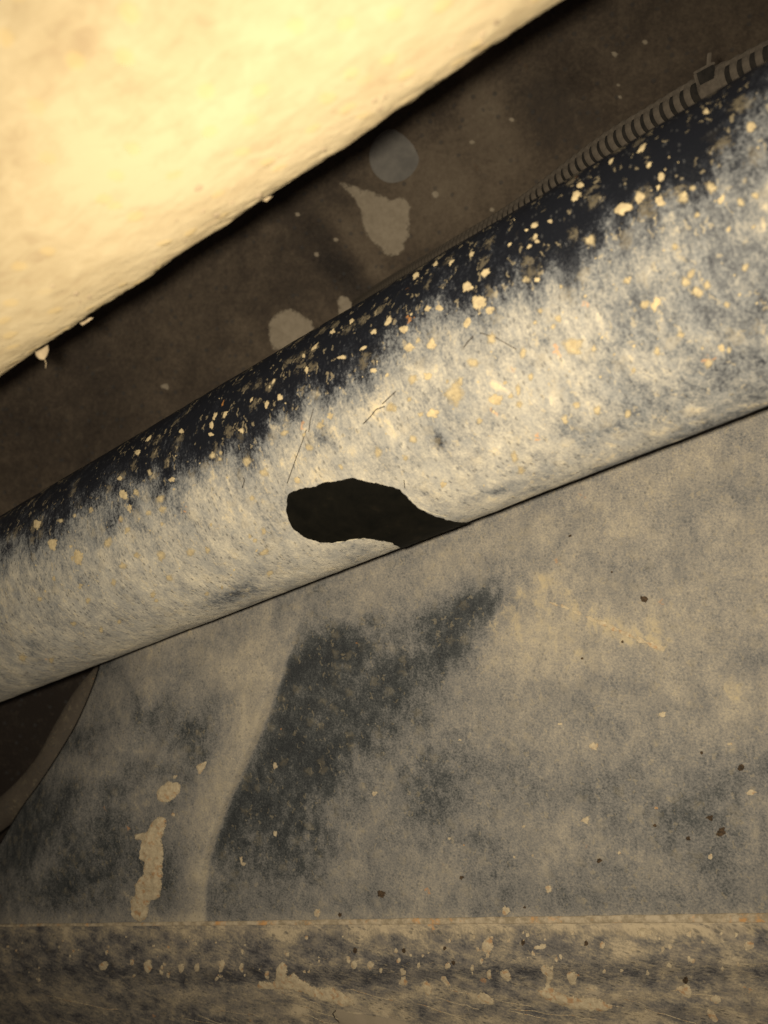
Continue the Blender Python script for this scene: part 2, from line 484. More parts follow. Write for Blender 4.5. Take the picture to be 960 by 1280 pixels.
# ------------------------------------------------------------------ muffler with thick pale mud, top left
muf = thing('muffler', 'big rounded muffler thickly caked in pale clay, overlit at the top left', 'muffler')
edgeA = ray(0, 468); edgeB = ray(700, 1)
vp = V((-1600-480, 468+.667*1600-640, F)).normalized()
nrm = edgeA.cross(edgeB).normalized()
if nrm.dot(ray(100, 100)) < 0: nrm = -nrm            # plane normal towards the muffler side
d = (vp-nrm*vp.dot(nrm)).normalized()
RM = .056; perp = .197
inpl = nrm.cross(d).normalized()
if inpl.z < 0: inpl = -inpl
A = inpl*perp+nrm*RM                                 # contact line pushed outwards by the radius
A = A-d*A.dot(d)
def muf_disp(s, a):
    v = V((s*1.0, a*RM, 0))
    f = .0005*fbm(v*32, 3)+.00032*fbm(v*150+V((9, 0, 0)), 3)+.00012*fbm(v*600, 2)
    f += .0008*max(0, noise.noise(v*85+V((0, 4, 7)))-.25)
    return f
# extent: cover beyond the frame on both sides
def s_at(px, py):
    r = ray(px, py).normalized(); k = perp/math.sqrt(max(1e-6, 1-r.dot(d)**2)); return (r*k).dot(d)
sa, sb = s_at(-160, 575), s_at(760, -40)
shell = closed_cyl('shell', A, d, RM, min(sa, sb), max(sa, sb), 520, angles(190, 14, 1.7), CLAY, muf, muf_disp, lambda x, y, s, a: (.5, 0))
mt = bvh(shell)
CLAYF = mud('clay_flake', (.17, .13, .08), (.25, .195, .12), scale=300)
# flakes that hang off the lower edge
def flake(name, pts, z0, mat, parent, th=.0012):
    vs = [V(p) for p in pts]; n = len(vs); c = sum(vs, V((0, 0)))/n
    verts = []
    for dz, f in ((0, 1), (-th*.7, .8), (th, .9)):
        for p in vs: q = c+(p-c)*f; verts.append(P(q.x, q.y, z0+dz))
    verts.append(P(c.x, c.y, z0-th)); verts.append(P(c.x, c.y, z0+th*1.2))
    faces = []
    for i in range(n):
        j = (i+1) % n
        faces += [(i, j, n+j, n+i), (n+i, n+j, 3*n), (j, i, 2*n+i, 2*n+j), (2*n+j, 2*n+i, 3*n+1)]
    o = mesh_obj(name, verts, faces, mat, parent)
    bm = bmesh.new(); bm.from_mesh(o.data); bmesh.ops.recalc_face_normals(bm, faces=bm.faces); bm.to_mesh(o.data); bm.free()
    return o
def zedge(px): 
    q = ray(px, 468-.667*px).normalized(); k = perp/math.sqrt(1-q.dot(d)**2); return (q*k).z
flake('hanging_flake', [(44, 440), (52, 436), (60, 431), (61, 438), (59, 444), (55, 450), (49, 449), (45, 445)], zedge(52), CLAYF, muf)
flake('flake', [(99, 404), (106, 401), (112, 397), (117, 397), (111, 402), (103, 407)], zedge(105)+.003, CLAYF, muf, .0006)
flake('flake', [(326, 250), (334, 246), (341, 245), (333, 252)], zedge(333)+.003, CLAYF, muf, .0006)
tube('fibre', [P(56, 449, zedge(52)), P(57.5, 454, zedge(52)), P(57, 460, zedge(52))], .00008, CLAYF, muf, 5)
for i in range(26):
    x = random.uniform(-5, 690); o_ = abs(random.gauss(6, 40))+6
    y = 468-.667*x-o_
    if y < 0: continue
    r = random.uniform(1.2, 3.4)
    blob('clay_lump', mt, x, y, r*random.uniform(1.1, 2.2), r, -34+random.uniform(-15, 15), CLAYF, muf, thick=random.uniform(.00015, .0004), n=9, seed=i*.77)

# ------------------------------------------------------------------ drive shaft
sh = thing('drive_shaft', 'black round drive shaft coated in pale dust, with one dark wet patch, crossing the middle', 'drive shaft')
ytop = lambda x: 645-.594*x
ybot = lambda x: 878-.386*x
n1 = ray(0, ytop(0)).cross(ray(960, ytop(960))).normalized()
n2 = ray(0, ybot(0)).cross(ray(960, ybot(960))).normalized()
mid = ray(480, 520)
if n1.dot(mid) < 0: n1 = -n1
if n2.dot(mid) < 0: n2 = -n2
ds = n1.cross(n2).normalized()
if ds.z > 0: ds = -ds                               # s grows towards the near, right end
RS = .040
half = .5*math.acos(max(-1, min(1, -n1.dot(n2))))
bis = (n1+n2).normalized()                          # points along the axis plane, away from the camera
bis = (bis-ds*bis.dot(ds)).normalized()
DS = RS/math.sin(half)
AS = bis*DS
def bandw(x):
    return interp([(-100, .04), (0, .07), (120, .14), (250, .23), (330, .27), (420, .21), (500, .14), (560, .18), (620, .20), (720, .20), (800, .19), (860, .10), (920, -.04), (1100, -.12)], x)
def shaft_dust_light(px, py, s, a):
    if abs(a) > 1.75: return .6, .1
    yt, yb = ytop(px), ybot(px)
    t = (py-yt)/max(1, yb-yt)
    wb = bandw(px)+.10*noise.noise(V((px*.012, 3, 1)))+.06*noise.noise(V((px*.04, t*3, 5)))
    soft = interp([(0, .34), (300, .24), (520, .28), (700, .22), (900, .30)], px)
    d = -.10+.80*ss(wb-soft*.5, wb+soft, t)
    d += .05*ss(.5, .9, t)
    d += .10*gs(px, py, 520, 560, 120, 70, -25)
    d -= .40*gs(px, py, 400, 548, 16, 12, 0)
    d -= .40*gs(px, py, 290, 745, 34, 9, -15)
    d -= .18*gs(px, py, 560, 545, 50, 45, 20)+.3*gs(px, py, 548, 552, 8, 8)
    d -= .10*gs(px, py, 470, 470, 60, 25, -30)
    d -= .34*gs(px, py, 625, 613, 40, 6, -18)
    d -= .12*gs(px, py, 720, 545, 40, 14, 30)
    d -= .10*gs(px, py, 430, 690, 60, 9, -10)
    d -= .08*gs(px, py, 600, 470, 60, 40, -20)
    d -= .12*gs(px, py, 130, 660, 70, 22, -30)
    d -= .25*ss(600, 900, px)+.06*ss(250, 0, px)  # darker towards both ends: flash falloff painted by thinning the dust
    d -= .10*(1-ss(.02, .16, abs(px-960)/900))*(1-ss(.2, .5, t))
    d += .25*gs(px, py, 945, 160, 20, 25)*0
    wm = .25*gs(px, py, 520, 520, 160, 110, -25)+.2*gs(px, py, 330, 600, 120, 80, -25)+.15*ss(600, 900, px)
    return d, wm
def span(px, py):
    r = ray(px, py); k = (AS-ds*0)
    # axis point whose projection is nearest the given pixel column
    best = min((abs(pix(AS+ds*s)[0]-px), s) for s in [i*.002-.6 for i in range(600)] if (AS+ds*s).z > .05)
    return best[1]
s0, s1 = span(-140, 0), span(1090, 0)
tub = closed_cyl('tube', AS, ds, RS, s0, s1, 640, angles(300, 16, 1.7), TUBE, sh,
                 lambda s, a: .00012*fbm(V((s*160, a*RS*160, 5)), 3)+.00018*fbm(V((s*40, a*RS*40, 1)), 2), shaft_dust_light)
st_ = bvh(tub)
print('shaft z', (AS+ds*s0).z, (AS+ds*s1).z, 'len', s1-s0, 'D', DS)

splat('wet_patch', st_, [(359, 626), (363, 615), (380, 610), (396, 607), (407, 602), (420, 601), (440, 597), (462, 601), (488, 607), (503, 614), (514, 626), (530, 638), (552, 646), (570, 651), (588, 651.5),
       (584, 656), (562, 664.5), (540, 673), (522, 680), (503, 684), (488, 677), (470, 673), (448, 672), (425, 676), (405, 677), (385, 672), (368, 660), (360, 645)],
      WET, sh, thick=.00045, edge=2.0, grid=4.5, amp=1.5, seg=2.0, seed=1.5, lump=0, low=.00042)
# thin raised dust rim round the wet patch
RIM = mud('dust_rim', (.28, .25, .18), (.42, .38, .27), scale=900)
strand('dust_rim', st_, [(362, 650), (368, 661), (376, 668), (386, 673.5), (398, 677), (410, 678.5), (425, 677.5), (440, 674.5), (455, 673), (470, 674), (484, 677.5), (494, 681), (503, 682)], lambda f: .00005+.00016*abs(noise.noise(V((f*9, 0, 3))))*2, RIM, sh)
strand('dust_rim', st_, [(508, 617), (516, 627), (524, 633), (534, 639), (546, 643), (558, 646), (570, 649)], lambda f: .00005+.00010*abs(noise.noise(V((f*7, 1, 3))))*2, RIM, sh)

spots = [  # x, y, rx, ry, angle : splashes seen on the shaft
    (585, 358, 9, 7, -40), (607, 341, 8, 5, -45), (599, 379, 12, 11, 0), (720, 246, 11, 7, -45), (802, 172, 11, 5, -45), (812, 206, 6, 4, -50), (540, 431, 8, 8, 0), (513, 434, 9, 6, -10),
    (549, 385, 6, 5, 0), (535, 386, 5, 4, 0), (505, 412, 7, 6, 0), (715, 431, 12, 10, 0), (668, 283, 6, 4, -20), (688, 277, 4, 3, 0), (671, 350, 5, 4, 0), (820, 380, 6, 9, 20),
    (803, 186, 4, 8, 40), (764, 202, 6, 2, -45), (725, 232, 5, 5, 0), (658, 288, 3, 2, 0), (672, 302, 4, 3, 0), (535, 470, 6, 5, 0), (676, 389, 4, 4, 0), (569, 490, 14, 14, 0), (620, 498, 8, 7, 0),
    (648, 488, 4, 9, 0), (649, 505, 5, 5, 0), (541, 516, 8, 6, 20), (491, 509, 5, 4, 0), (507, 572, 4, 4, 0), (554, 605, 4, 4, 0), (269, 520, 3, 7, 20), (282, 518, 3, 6, 30), (265, 532, 4, 6, 0), (264, 543, 4, 3, 0),
    (227, 539, 4, 4, 0), (350, 497, 4, 6, 10), (334, 506, 3, 6, 10), (384, 462, 3, 5, 10), (380, 445, 2, 4, 10), (401, 532, 5, 4, 0), (302, 538, 4, 3, 0), (342, 477, 2, 5, 20), (315, 500, 2, 5, 30),
    (155, 618, 6, 9, 0), (67, 680, 7, 11, 0), (47, 655, 6, 8, 0), (162, 636, 4, 6, 0), (98, 697, 7, 10, 0), (172, 694, 5, 4, 0), (136, 678, 5, 7, 0), (186, 549, 7, 2.5, -45), (173, 566, 5, 4, -45), (150, 598, 4, 3, 0),
    (940, 158, 9, 8, -20), (883, 140, 5, 5, 0), (826, 222, 6, 6, 0), (780, 262, 12, 9, -30), (825, 252, 9, 8, 0), (800, 248, 7, 9, 0), (805, 172, 6, 4, 0), (890, 118, 9, 3, -40), (945, 245, 6, 5, 0), (902, 435, 5, 4, 0),
    (468, 415, 6, 4, -30), (486, 402, 5, 8, 35), (440, 402, 3, 5, 30), (416, 415, 3, 5, 30), (520, 345, 7, 4, -50), (545, 330, 5, 3, -50), (565, 328, 6, 2.5, -50), (590, 318, 6, 3, -55), (637, 306, 4, 2, -45), (612, 388, 6, 5, 0),
    (585, 404, 5, 9, 20), (455, 435, 6, 3, -30), (428, 447, 6, 3, 0), (468, 463, 5, 4, 0), (413, 520, 4, 4, 0), (215, 600, 5, 4, 0), (330, 590, 6, 5, 0), (372, 600, 4, 4, 0), (240, 690, 7, 5, 20), (330, 690, 8, 5, -20), (380, 640, 0, 0, 0)]
k = 0
for i, (x, y, rx, ry, a) in enumerate(spots):
    f_ = .85 if (y-ytop(x))/(ybot(x)-ytop(x)) < .35 else 1.1
    if rx: blob('mud_spot', st_, x, y, rx*f_, ry*f_, a, MUD if f_ < 1 or i % 3 == 0 else MUDS, sh, thick=.00022+.00003*max(rx, ry), n=13, seed=i*1.31, rough=.42)
rr = random.Random(3)
cnt = 0
while cnt < 90:
    x = rr.uniform(5, 950); t = rr.betavariate(1.6, 1.9)
    y = ytop(x)+t*(ybot(x)-ytop(x))
    if 345 < x < 600 and 590 < y < 690: continue
    g = 1+.7*x/960
    r = min(2.6, .5*rr.paretovariate(2.0))*g
    squash = max(.3, math.sin(math.acos(max(-1, min(1, 1-2*max(.03, t))))))
    b = blob('mud_fleck', st_, x, y, r*squash+.4, r*rr.uniform(1.1, 2.0), 33+rr.uniform(-12, 12), MUD, sh, thick=.00022, n=7, seed=cnt*.61, rough=.4)
    cnt += 1
for i in range(110):                                  # faint round splashes over the pale face
    x = rr.uniform(15, 945); t = rr.uniform(.2, .9)
    y = ytop(x)+t*(ybot(x)-ytop(x))
    if 335 < x < 610 and 585 < y < 695: continue
    r = rr.uniform(2.5, 6.5)*(1+.6*x/960)
    blob('mud_spot', st_, x, y, r*rr.uniform(.7, 1), r, rr.uniform(-20, 40), MUDS, sh, thick=.0002, n=11, seed=i*.83+9, rough=.4)
for pts in ([(383, 537), (378, 552), (370, 573), (364, 590), (359, 604)], [(454, 530), (463, 521), (470, 512), (481, 508)], [(505, 600), (506, 610)],
            [(580, 434), (585, 427), (592, 420)], [(600, 416), (620, 422), (646, 437)], [(392, 511), (388, 525), (386, 540)], [(303, 610), (306, 600), (304, 597)],
            [(478, 505), (495, 489)]):
    strand('scratch', st_, pts, .00017, HAIR, sh)

# ------------------------------------------------------------------ corrugated conduit behind the shaft
con = thing('corrugated_conduit', 'dusty black corrugated cable conduit with a clip, running behind the upper side of the shaft', 'cable conduit')
rc = .0054
cpts = [(400, 402, .70), (470, 352, .58), (560, 297, .47), (640, 247, .41), (740, 170, .358), (800, 132, .335), (873, 88, .312), (960, 42, .290), (1080, -22, .266)]
path = []
for (x, y, z) in cpts:
    rp = rc*F/z
    path.append(P(x+rp*.5*1.3, y+rp*.87*1.3, z))
def spline(ps, step):
    out = []
    for i in range(len(ps)-1):
        p0, p1, p2, p3 = ps[max(0, i-1)], ps[i], ps[i+1], ps[min(len(ps)-1, i+2)]
        m = 30
        for k in range(m):
            t = k/m
            out.append(.5*((2*p1)+(p2-p0)*t+(2*p0-5*p1+4*p2-p3)*t*t+(3*p1-p0-3*p2+p3)*t*t*t))
    out.append(ps[-1])
    res = [out[0]]; acc = 0
    for a, b in zip(out, out[1:]):
        L = (b-a).length; pos = step-acc
        while pos <= L:
            res.append(a+(b-a)*(pos/L)); pos += step
        acc = (acc+L) % step if acc+L >= step else acc+L
    return res
pitch = .0046
cp = spline(path, pitch)
tube('sleeve', cp, rc*.76, RUBBER_SHADE, con, 20)
fill = []
for i, p in enumerate(cp):
    t = (cp[min(i+1, len(cp)-1)]-cp[max(i-1, 0)]).normalized(); u = V((-.42, -.80, -.25)); u = (u-t*u.dot(t)).normalized()
    fill.append(p+u*rc*.66)
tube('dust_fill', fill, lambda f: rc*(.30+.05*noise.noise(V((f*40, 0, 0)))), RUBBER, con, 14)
# one rib mesh, shared
n = 22; prof = [(-.24, .74), (-.21, .95), (-.14, 1.0), (.14, 1.0), (.21, .95), (.24, .74)]
verts = []; faces = []
for (zz, r_) in prof:
    for k2 in range(n):
        a = 2*math.pi*k2/n; verts.append(V((math.cos(a)*rc*r_, math.sin(a)*rc*r_, zz*pitch)))
for j in range(len(prof)-1):
    for k2 in range(n):
        faces.append((j*n+k2, j*n+(k2+1) % n, (j+1)*n+(k2+1) % n, (j+1)*n+k2))
first = None
cent = []
for i in range(1, len(cp)-1):
    x, y = pix(cp[i])
    if x < 430 or x > 1040: continue
    t = (cp[i+1]-cp[i-1]).normalized()
    if 880 < x < 903: cent.append((cp[i], t)); continue      # hidden under the clip
    if first is None:
        first = mesh_obj('rib', verts, faces, RUBBER, con); o = first
    else:
        o = first.copy(); C.objects.link(o); o.parent = con
    o.location = cp[i]; o.rotation_euler = t.to_track_quat('Z', 'Y').to_euler()
# clip: band, buckle with raised rim
if cent:
    c = cent[len(cent)//2][0]; t = cent[len(cent)//2][1]
    band = tube('clip_band', [c-t*.0042, c-t*.0030, c+t*.0030, c+t*.0042], rc*1.03, RUBBER, con, 24)
    up = V((-.45, -.86, 0)); up = (up-t*up.dot(t)).normalized(); out = t.cross(up).normalized()
    if out.z > 0: out = -out
    def box(name, c, a, b, e, mat, parent):
        verts = [c+a*x+b*y+e*z for x in (-1, 1) for y in (-1, 1) for z in (-1, 1)]
        faces = [(0, 1, 3, 2), (4, 6, 7, 5), (0, 4, 5, 1), (2, 3, 7, 6), (0, 2, 6, 4), (1, 5, 7, 3)]
        o = mesh_obj(name, verts, faces, mat, parent, smooth=False)
        bm = bmesh.new(); bm.from_mesh(o.data); bmesh.ops.bevel(bm, geom=bm.edges[:], offset=.0002, segments=2, affect='EDGES')
        bmesh.ops.recalc_face_normals(bm, faces=bm.faces); bm.to_mesh(o.data); bm.free(); return o
    b0 = c+up*rc*.62+out*rc*.80
    bk = box('buckle', b0, t*.0030, up*.0024, out*.0010, RUBBER_SHADE, con)
    box('buckle_rim', b0+up*.0026+out*.0004, t*.0036, up*.0004, out*.0012, RUBBER, bk)
    box('buckle_rim', b0-up*.0026+out*.0004, t*.0036, up*.0004, out*.0012, RUBBER, bk)
    box('buckle_rim', b0-t*.0034+out*.0004, t*.0004, up*.0022, out*.0012, RUBBER, bk)
    box('tail', b0+up*.0042+t*.0022, t*.0004, (up*.9+t*.4)*.0022, out*.0009, RUBBER, bk)

# ------------------------------------------------------------------ pressed steel cover plate, lower half
pl = thing('cover_plate', 'grey dusty pressed steel plate filling the lower half, with a curved step at left', 'metal plate')
def wbase(px, py):
    return 2.58+(px-480)*.00125+(py-690)*.00012
stepc = [(700, 392), (780, 374), (840, 355), (920, 325), (1010, 285), (1080, 262), (1150, 256), (1300, 254)]    # y -> x
edgec = [(700, 200), (790, 160), (850, 142), (900, 121), (935, 101), (977, 74), (1010, 50), (1050, 26), (1100, -2), (1180, -40), (1300, -80)]
def smooth_curve(pts):
    out = []
    for i in range(len(pts)-1):
        p0, p1, p2, p3 = [V(pts[max(0, min(len(pts)-1, i+k))]) for k in (-1, 0, 1, 2)]
        for k in range(8):
            t = k/8; q = .5*((2*p1)+(p2-p0)*t+(2*p0-5*p1+4*p2-p3)*t*t+(3*p1-p0-3*p2+p3)*t*t*t); out.append((q.x, q.y))
    return out+[pts[-1]]
stepc = smooth_curve(stepc); edgec = smooth_curve(edgec)
def lip(px): return 1158-.0104*px
def plate_h(px, py):
    xc = interp(stepc, py); dl = (xc-px)*.93
    k = ss(735, 860, py)                     # the step fades in below the shaft
    up = ss(-5, 11+14*(1-ss(780, 930, py)), dl)
    h = .0090*k*up*(1-.62*ss(22, 130, dl))*(1-.85*ss(1085, 1150, py))
    xe = interp(edgec, py)
    u_ = max(0, min(1.2, (xe+62-px)/86)); h += -.034*u_*u_
    # shallow hollow at right of the step, sweep line near (200,930)
    h += -.0035*gs(px, py, 440, 850, 95, 110, 15)
    h += .0030*gs(px, py, 205, 930, 7, 70, 25)-.0015*gs(px, py, 188, 905, 12, 50, 25)
    h += .0022*gs(px, py, 270, 830, 30, 40, 30)
    h += .0005*fbm(V((px*.006, py*.006, 8)), 2)
    return h
def plate_dust_shade(px, py):
    d = .57
    d += .10*ss(1000, 700, py)*ss(500, 800, px)
    # smooth dark, wiped areas
    dk = .10*gs(px, py, 480, 960, 90, 90)+.52*gs(px, py, 430, 825, 66, 50, -8)+.44*gs(px, py, 400, 905, 62, 72, 10)+.56*gs(px, py, 590, 772, 62, 34, -38)+.34*gs(px, py, 550, 810, 30, 36)
    dk += .22*gs(px, py, 470, 870, 60, 45, -20)+.46*gs(px, py, 335, 1010, 52, 66, 25)+.24*gs(px, py, 390, 1050, 46, 40, 0)
    dk *= 1+.5*noise.noise(V((px*.03, py*.018, 4)))+.6*noise.noise(V((px*.10, py*.05, 8)))
    d -= dk
    d += .16*gs(px, py, 525, 815, 16, 34, 10)
    d -= .18*gs(px, py, 545, 985, 38, 60, 10)
    d -= .10*gs(px, py, 640, 980, 80, 30, -5)
    d -= .10*gs(px, py, 760, 1010, 150, 40, 0)
    d -= .22*gs(px, py, 182, 895, 26, 36, 35)
    d -= .30*gs(px, py, 245, 935, 30, 40, 15)
    d -= .26*gs(px, py, 150, 1060, 75, 60, -5)
    d -= .20*gs(px, py, 60, 1040, 50, 60, 0)
    d -= .20*gs(px, py, 120, 985, 70, 20, -15)
    d -= .20*gs(px, py, 215, 1100, 24, 60, 0)
    d -= .18*gs(px, py, 70, 1120, 60, 30)
    xc = interp(stepc, py); dl = xc-px
    if py > 740:
        d += .36*ss(-3, 3, dl)*ss(75, 8, dl)*ss(750, 850, py)  # painted step shading: pale rim along the fold
        d -= .16*ss(-1, 4, -dl)*ss(90, 10, -dl)*ss(780, 860, py)  # recessed side of the step darkened, part of the same painted shading
    xe = interp(edgec, py)
    d += .10*math.exp(-((px-xe-48)/22)**2)-.10*ss(xe+20, xe-20, px)  # painted highlight along the rolled edge, then shade where it turns away
    # dustier zones
    d += .13*gs(px, py, 690, 800, 170, 70, 10)
    d += .13*gs(px, py, 655, 835, 40, 80, 20)
    d += .12*gs(px, py, 520, 730, 200, 22, -20)
    d += .12*gs(px, py, 300, 830, 60, 30, -30)
    d -= .10*gs(px, py, 880, 1020, 80, 60)
    d -= .05*ss(1000, 1140, py)
    d += .12*math.exp(-((py-lip(px)+4)/9)**2)
    d += .10*noise.noise(V((px*.012+py*.004, py*.02, 12)))+.08*noise.noise(V((px*.05, py*.03, 14)))
    d -= .07*ss(160, 60, px-interp(edgec, py))*ss(850, 980, py)  # painted dimming towards the rolled left edge
    d = max(d, .13+.1*noise.noise(V((px*.05, py*.05, 2))))
    wm = .45*gs(px, py, 720, 800, 260, 110, 5)+.25*ss(400, 200, px)+.2*ss(800, 950, px)*ss(900, 600, py)
    return d, wm
def grid_surface(name, x0, x1, y0, y1, step, zf, df, mat, parent, keep=None, top=None, left=None):
    NX = int((x1-x0)/step); NY = int((y1-y0)/step)
    verts = []; uv = []; du = []; wa = []; faces = []; ok = []
    for j in range(NY+1):
        for i in range(NX+1):
            f = j/NY; xl = left(y0+(y1-y0)*f) if left else x0
            px = xl+(x1-xl)*i/NX
            ya = top(px) if top else y0
            py = ya+(y1-ya)*f
            p = P(px, py, zf(px, py)); verts.append(p); uv.append((p.x, p.y))
            a, b = df(px, py); du.append(a); wa.append(b); ok.append(keep(px, py) if keep else True)
    for j in range(NY):
        for i in range(NX):
            a = j*(NX+1)+i; q = (a, a+NX+1, a+NX+2, a+1)
            if all(ok[v] for v in q): faces.append(q)
    used = sorted({v for f in faces for v in f}); mp = {v: i for i, v in enumerate(used)}
    o = mesh_obj(name, [verts[v] for v in used], [tuple(mp[v] for v in f) for f in faces], mat, parent,
                 uv=[uv[v] for v in used], dust=[du[v] for v in used], warm=[wa[v] for v in used])
    return o
def z_plate(px, py):
    return 1/wbase(px, py)-plate_h(px, py)
panel = grid_surface('panel', -80, 1060, 440, 1168, 3.2, z_plate, plate_dust_shade, PLATE, pl, left=lambda y: interp(edgec, y)-24,
                     keep=lambda x, y: y > ybot(x)-(70 if x > 250 else 40))
m_ = panel.modifiers.new('thickness', 'SOLIDIFY'); m_.thickness = .0025; m_.offset = -1
pt = bvh(panel)

# lower rolled rail
def rail_h(px, py):
    t = py-lip(px)
    h = .0022*ss(-3, 3, t)
    h += .0035*ss(4, 30, t)-.0060*ss(48, 82, t)
    h += -.0010*math.exp(-((t-9)/4)**2)
    if t > 80: h -= .00008*(t-80)
    h += .0007*fbm(V((px*.02, py*.035, 2)), 3)*ss(5, 20, t)
    h += .0012*noise.noise(V((px*.012+py*.03, py*.06, 7)))*ss(70, 100, t)
    return h
def rail_dust_shade(px, py):
    t = py-lip(px)
    d = .64
    d += .34*math.exp(-((t-6)/11)**2)*(.4+.6*ss(150, 420, px))
    d -= .17*math.exp(-((t-62+.008*(480-px))/13)**2)*(1.1-.5*ss(500, 900, px))  # crease shade painted in as a darker band
    d += .16*ss(80, 100, t)*ss(150, 500, px)-.06*ss(80, 100, t)*ss(400, 100, px)
    d += .10*ss(500, 900, px)*ss(70, 30, t)
    d += .24*noise.noise(V((px*.03, t*.05, 6)))+.2*noise.noise(V((px*.09, t*.08, 9)))-.08
    d -= .14*gs(px, t, 100, 30, 120, 22)+.12*gs(px, t, 560, 105, 120, 14, 6)
    d -= .10*gs(px, t, 380, 35, 60, 20)
    d += .22*gs(px, t, 430, 96, 90, 14, 8)
    d += .12*math.exp(-((t-52)/10)**2)*ss(100, 250, px)*max(0, noise.noise(V((px*.05, 1, 3)))*2)
    return d, .15*ss(200, 700, px)
rail = grid_surface('lower_rail', -80, 1060, 1140, 1420, 3.6, lambda x, y: 1/wbase(x, min(y, 1240))-rail_h(x, y), rail_dust_shade, RAIL, pl, top=lambda x: lip(x)-3)
m_ = rail.modifiers.new('thickness', 'SOLIDIFY'); m_.thickness = .002; m_.offset = -1
rt = bvh(rail)
# seam bead along the lip
ps = []
for i in range(240):      # along the lip
    x = -70+1120*i/239
    y = lip(x)-1+.8*noise.noise(V((x*.03, 0, 0)))
    ps.append(P(x, y, 1/wbase(x, y)-.0016))
bead = tube('seam_bead', ps, lambda f: .00045+.0011*f**.7+.00010*noise.noise(V((f*60, 2, 0))), BEAD, pl, 12)

# long flake of mud and its neighbours on the left of the plate
splat('mud_flake', pt, [(205, 1021), (209, 1027), (205, 1040), (203, 1048), (205, 1062), (204, 1085), (203, 1103), (199, 1122), (187, 1128), (185, 1145), (173, 1152), (164, 1143), (163, 1128), (168, 1118), (168, 1105),
      (178, 1092), (180, 1078), (174, 1072), (176, 1052), (168, 1048), (170, 1042), (182, 1040), (190, 1028), (198, 1021)],
      MUDP, pl, thick=.0012, edge=4, grid=3.6, amp=2.2, seg=2.2, seed=11, lump=.9)
splat('mud_flake', pt, [(196, 988), (205, 979), (216, 977), (225, 979), (226, 989), (217, 999), (206, 1005), (197, 1000)], MUDP, pl, thick=.0008, edge=4, grid=4, amp=2, seg=2.4, seed=12)
splat('mud_flake', pt, [(245, 958), (252, 953), (259, 952), (254, 964), (249, 969)], MUDP, pl, thick=.0006, edge=3, grid=3, amp=.8, seg=2.4, seed=13)
for i, (x, y, rx, ry, a) in enumerate(((217, 1018, 4, 3, 0), (219, 971, 4, 3, -40), (742, 932, 9, 6, -20), (732, 1025, 9, 6, -20), (940, 990, 10, 5, -10), (686, 1111, 7, 6, 0), (633, 1138, 8, 9, 0), (344, 957, 5, 6, 0), (344, 1042, 4, 5, 0), (302, 1075, 3, 6, 0),
        (397, 1141, 6, 9, 0), (888, 1071, 5, 5, 0), (643, 1071, 3, 3, 0), (666, 1069, 2.5, 2.5, 0), (774, 1066, 3, 3, 0), (468, 992, 6, 5, -30), (575, 925, 4, 2, 0), (828, 893, 9, 5, -10), (305, 1080, 4, 4, 0), (562, 1048, 3, 3, 0), (580, 1056, 2, 2, 0), (655, 1033, 3, 2.5, 0), (820, 1010, 4, 3, 0), (700, 905, 4, 3, 0), (912, 930, 5, 3, 0))):
    blob('mud_spot', pt, x, y, rx*.72, ry*.72, a, MUDP, pl, thick=.0004, n=13, seed=i*2.3, rough=.45)
# scraped mud line on the plate
for i, (x, y, L_) in enumerate(((693, 755, 7), (706, 759, 8), (722, 766, 8), (738, 773, 10), (753, 779, 9), (767, 785, 11), (784, 793, 12), (800, 800, 10), (815, 806, 9), (826, 810, 6))):
    blob('scraped_mud', pt, x, y, L_, 2.2+i*.18, 25, MUDP, pl, thick=.00018, n=13, seed=i*1.9+4, rough=.5)
# stone chips
for i, (x, y, r) in enumerate(((805, 749, 5), (901, 1040, 7.5), (887, 1022, 4.5), (476, 1117, 6), (926, 960, 5), (749, 1076, 3.5), (860, 1048, 3), (656, 1134, 2), (877, 941, 2.5), (728, 823, 2), (778, 592+210, 2), (819, 1032, 2.5), (577, 1097, 3), (425, 1144, 3.5), (713, 670, 2), (765, 715, 1.5))):
    blob('stone_chip', pt, x, y, r, r*.9, -20, CHIP, pl, thick=.0004, n=13, seed=i*2.9+1, rough=.5)
for i, (x, y, r) in enumerate(((444, 1188, 3.2), (505, 1188, 3), (567, 1203, 3), (857, 1225, 4), (733, 1179, 3), (654, 1178, 3), (556, 1185, 2.4))):
    blob('stone_chip', rt, x, y, r, r*1.2, 10, CHIP, pl, thick=.0004, n=11, seed=i*2.1+1)
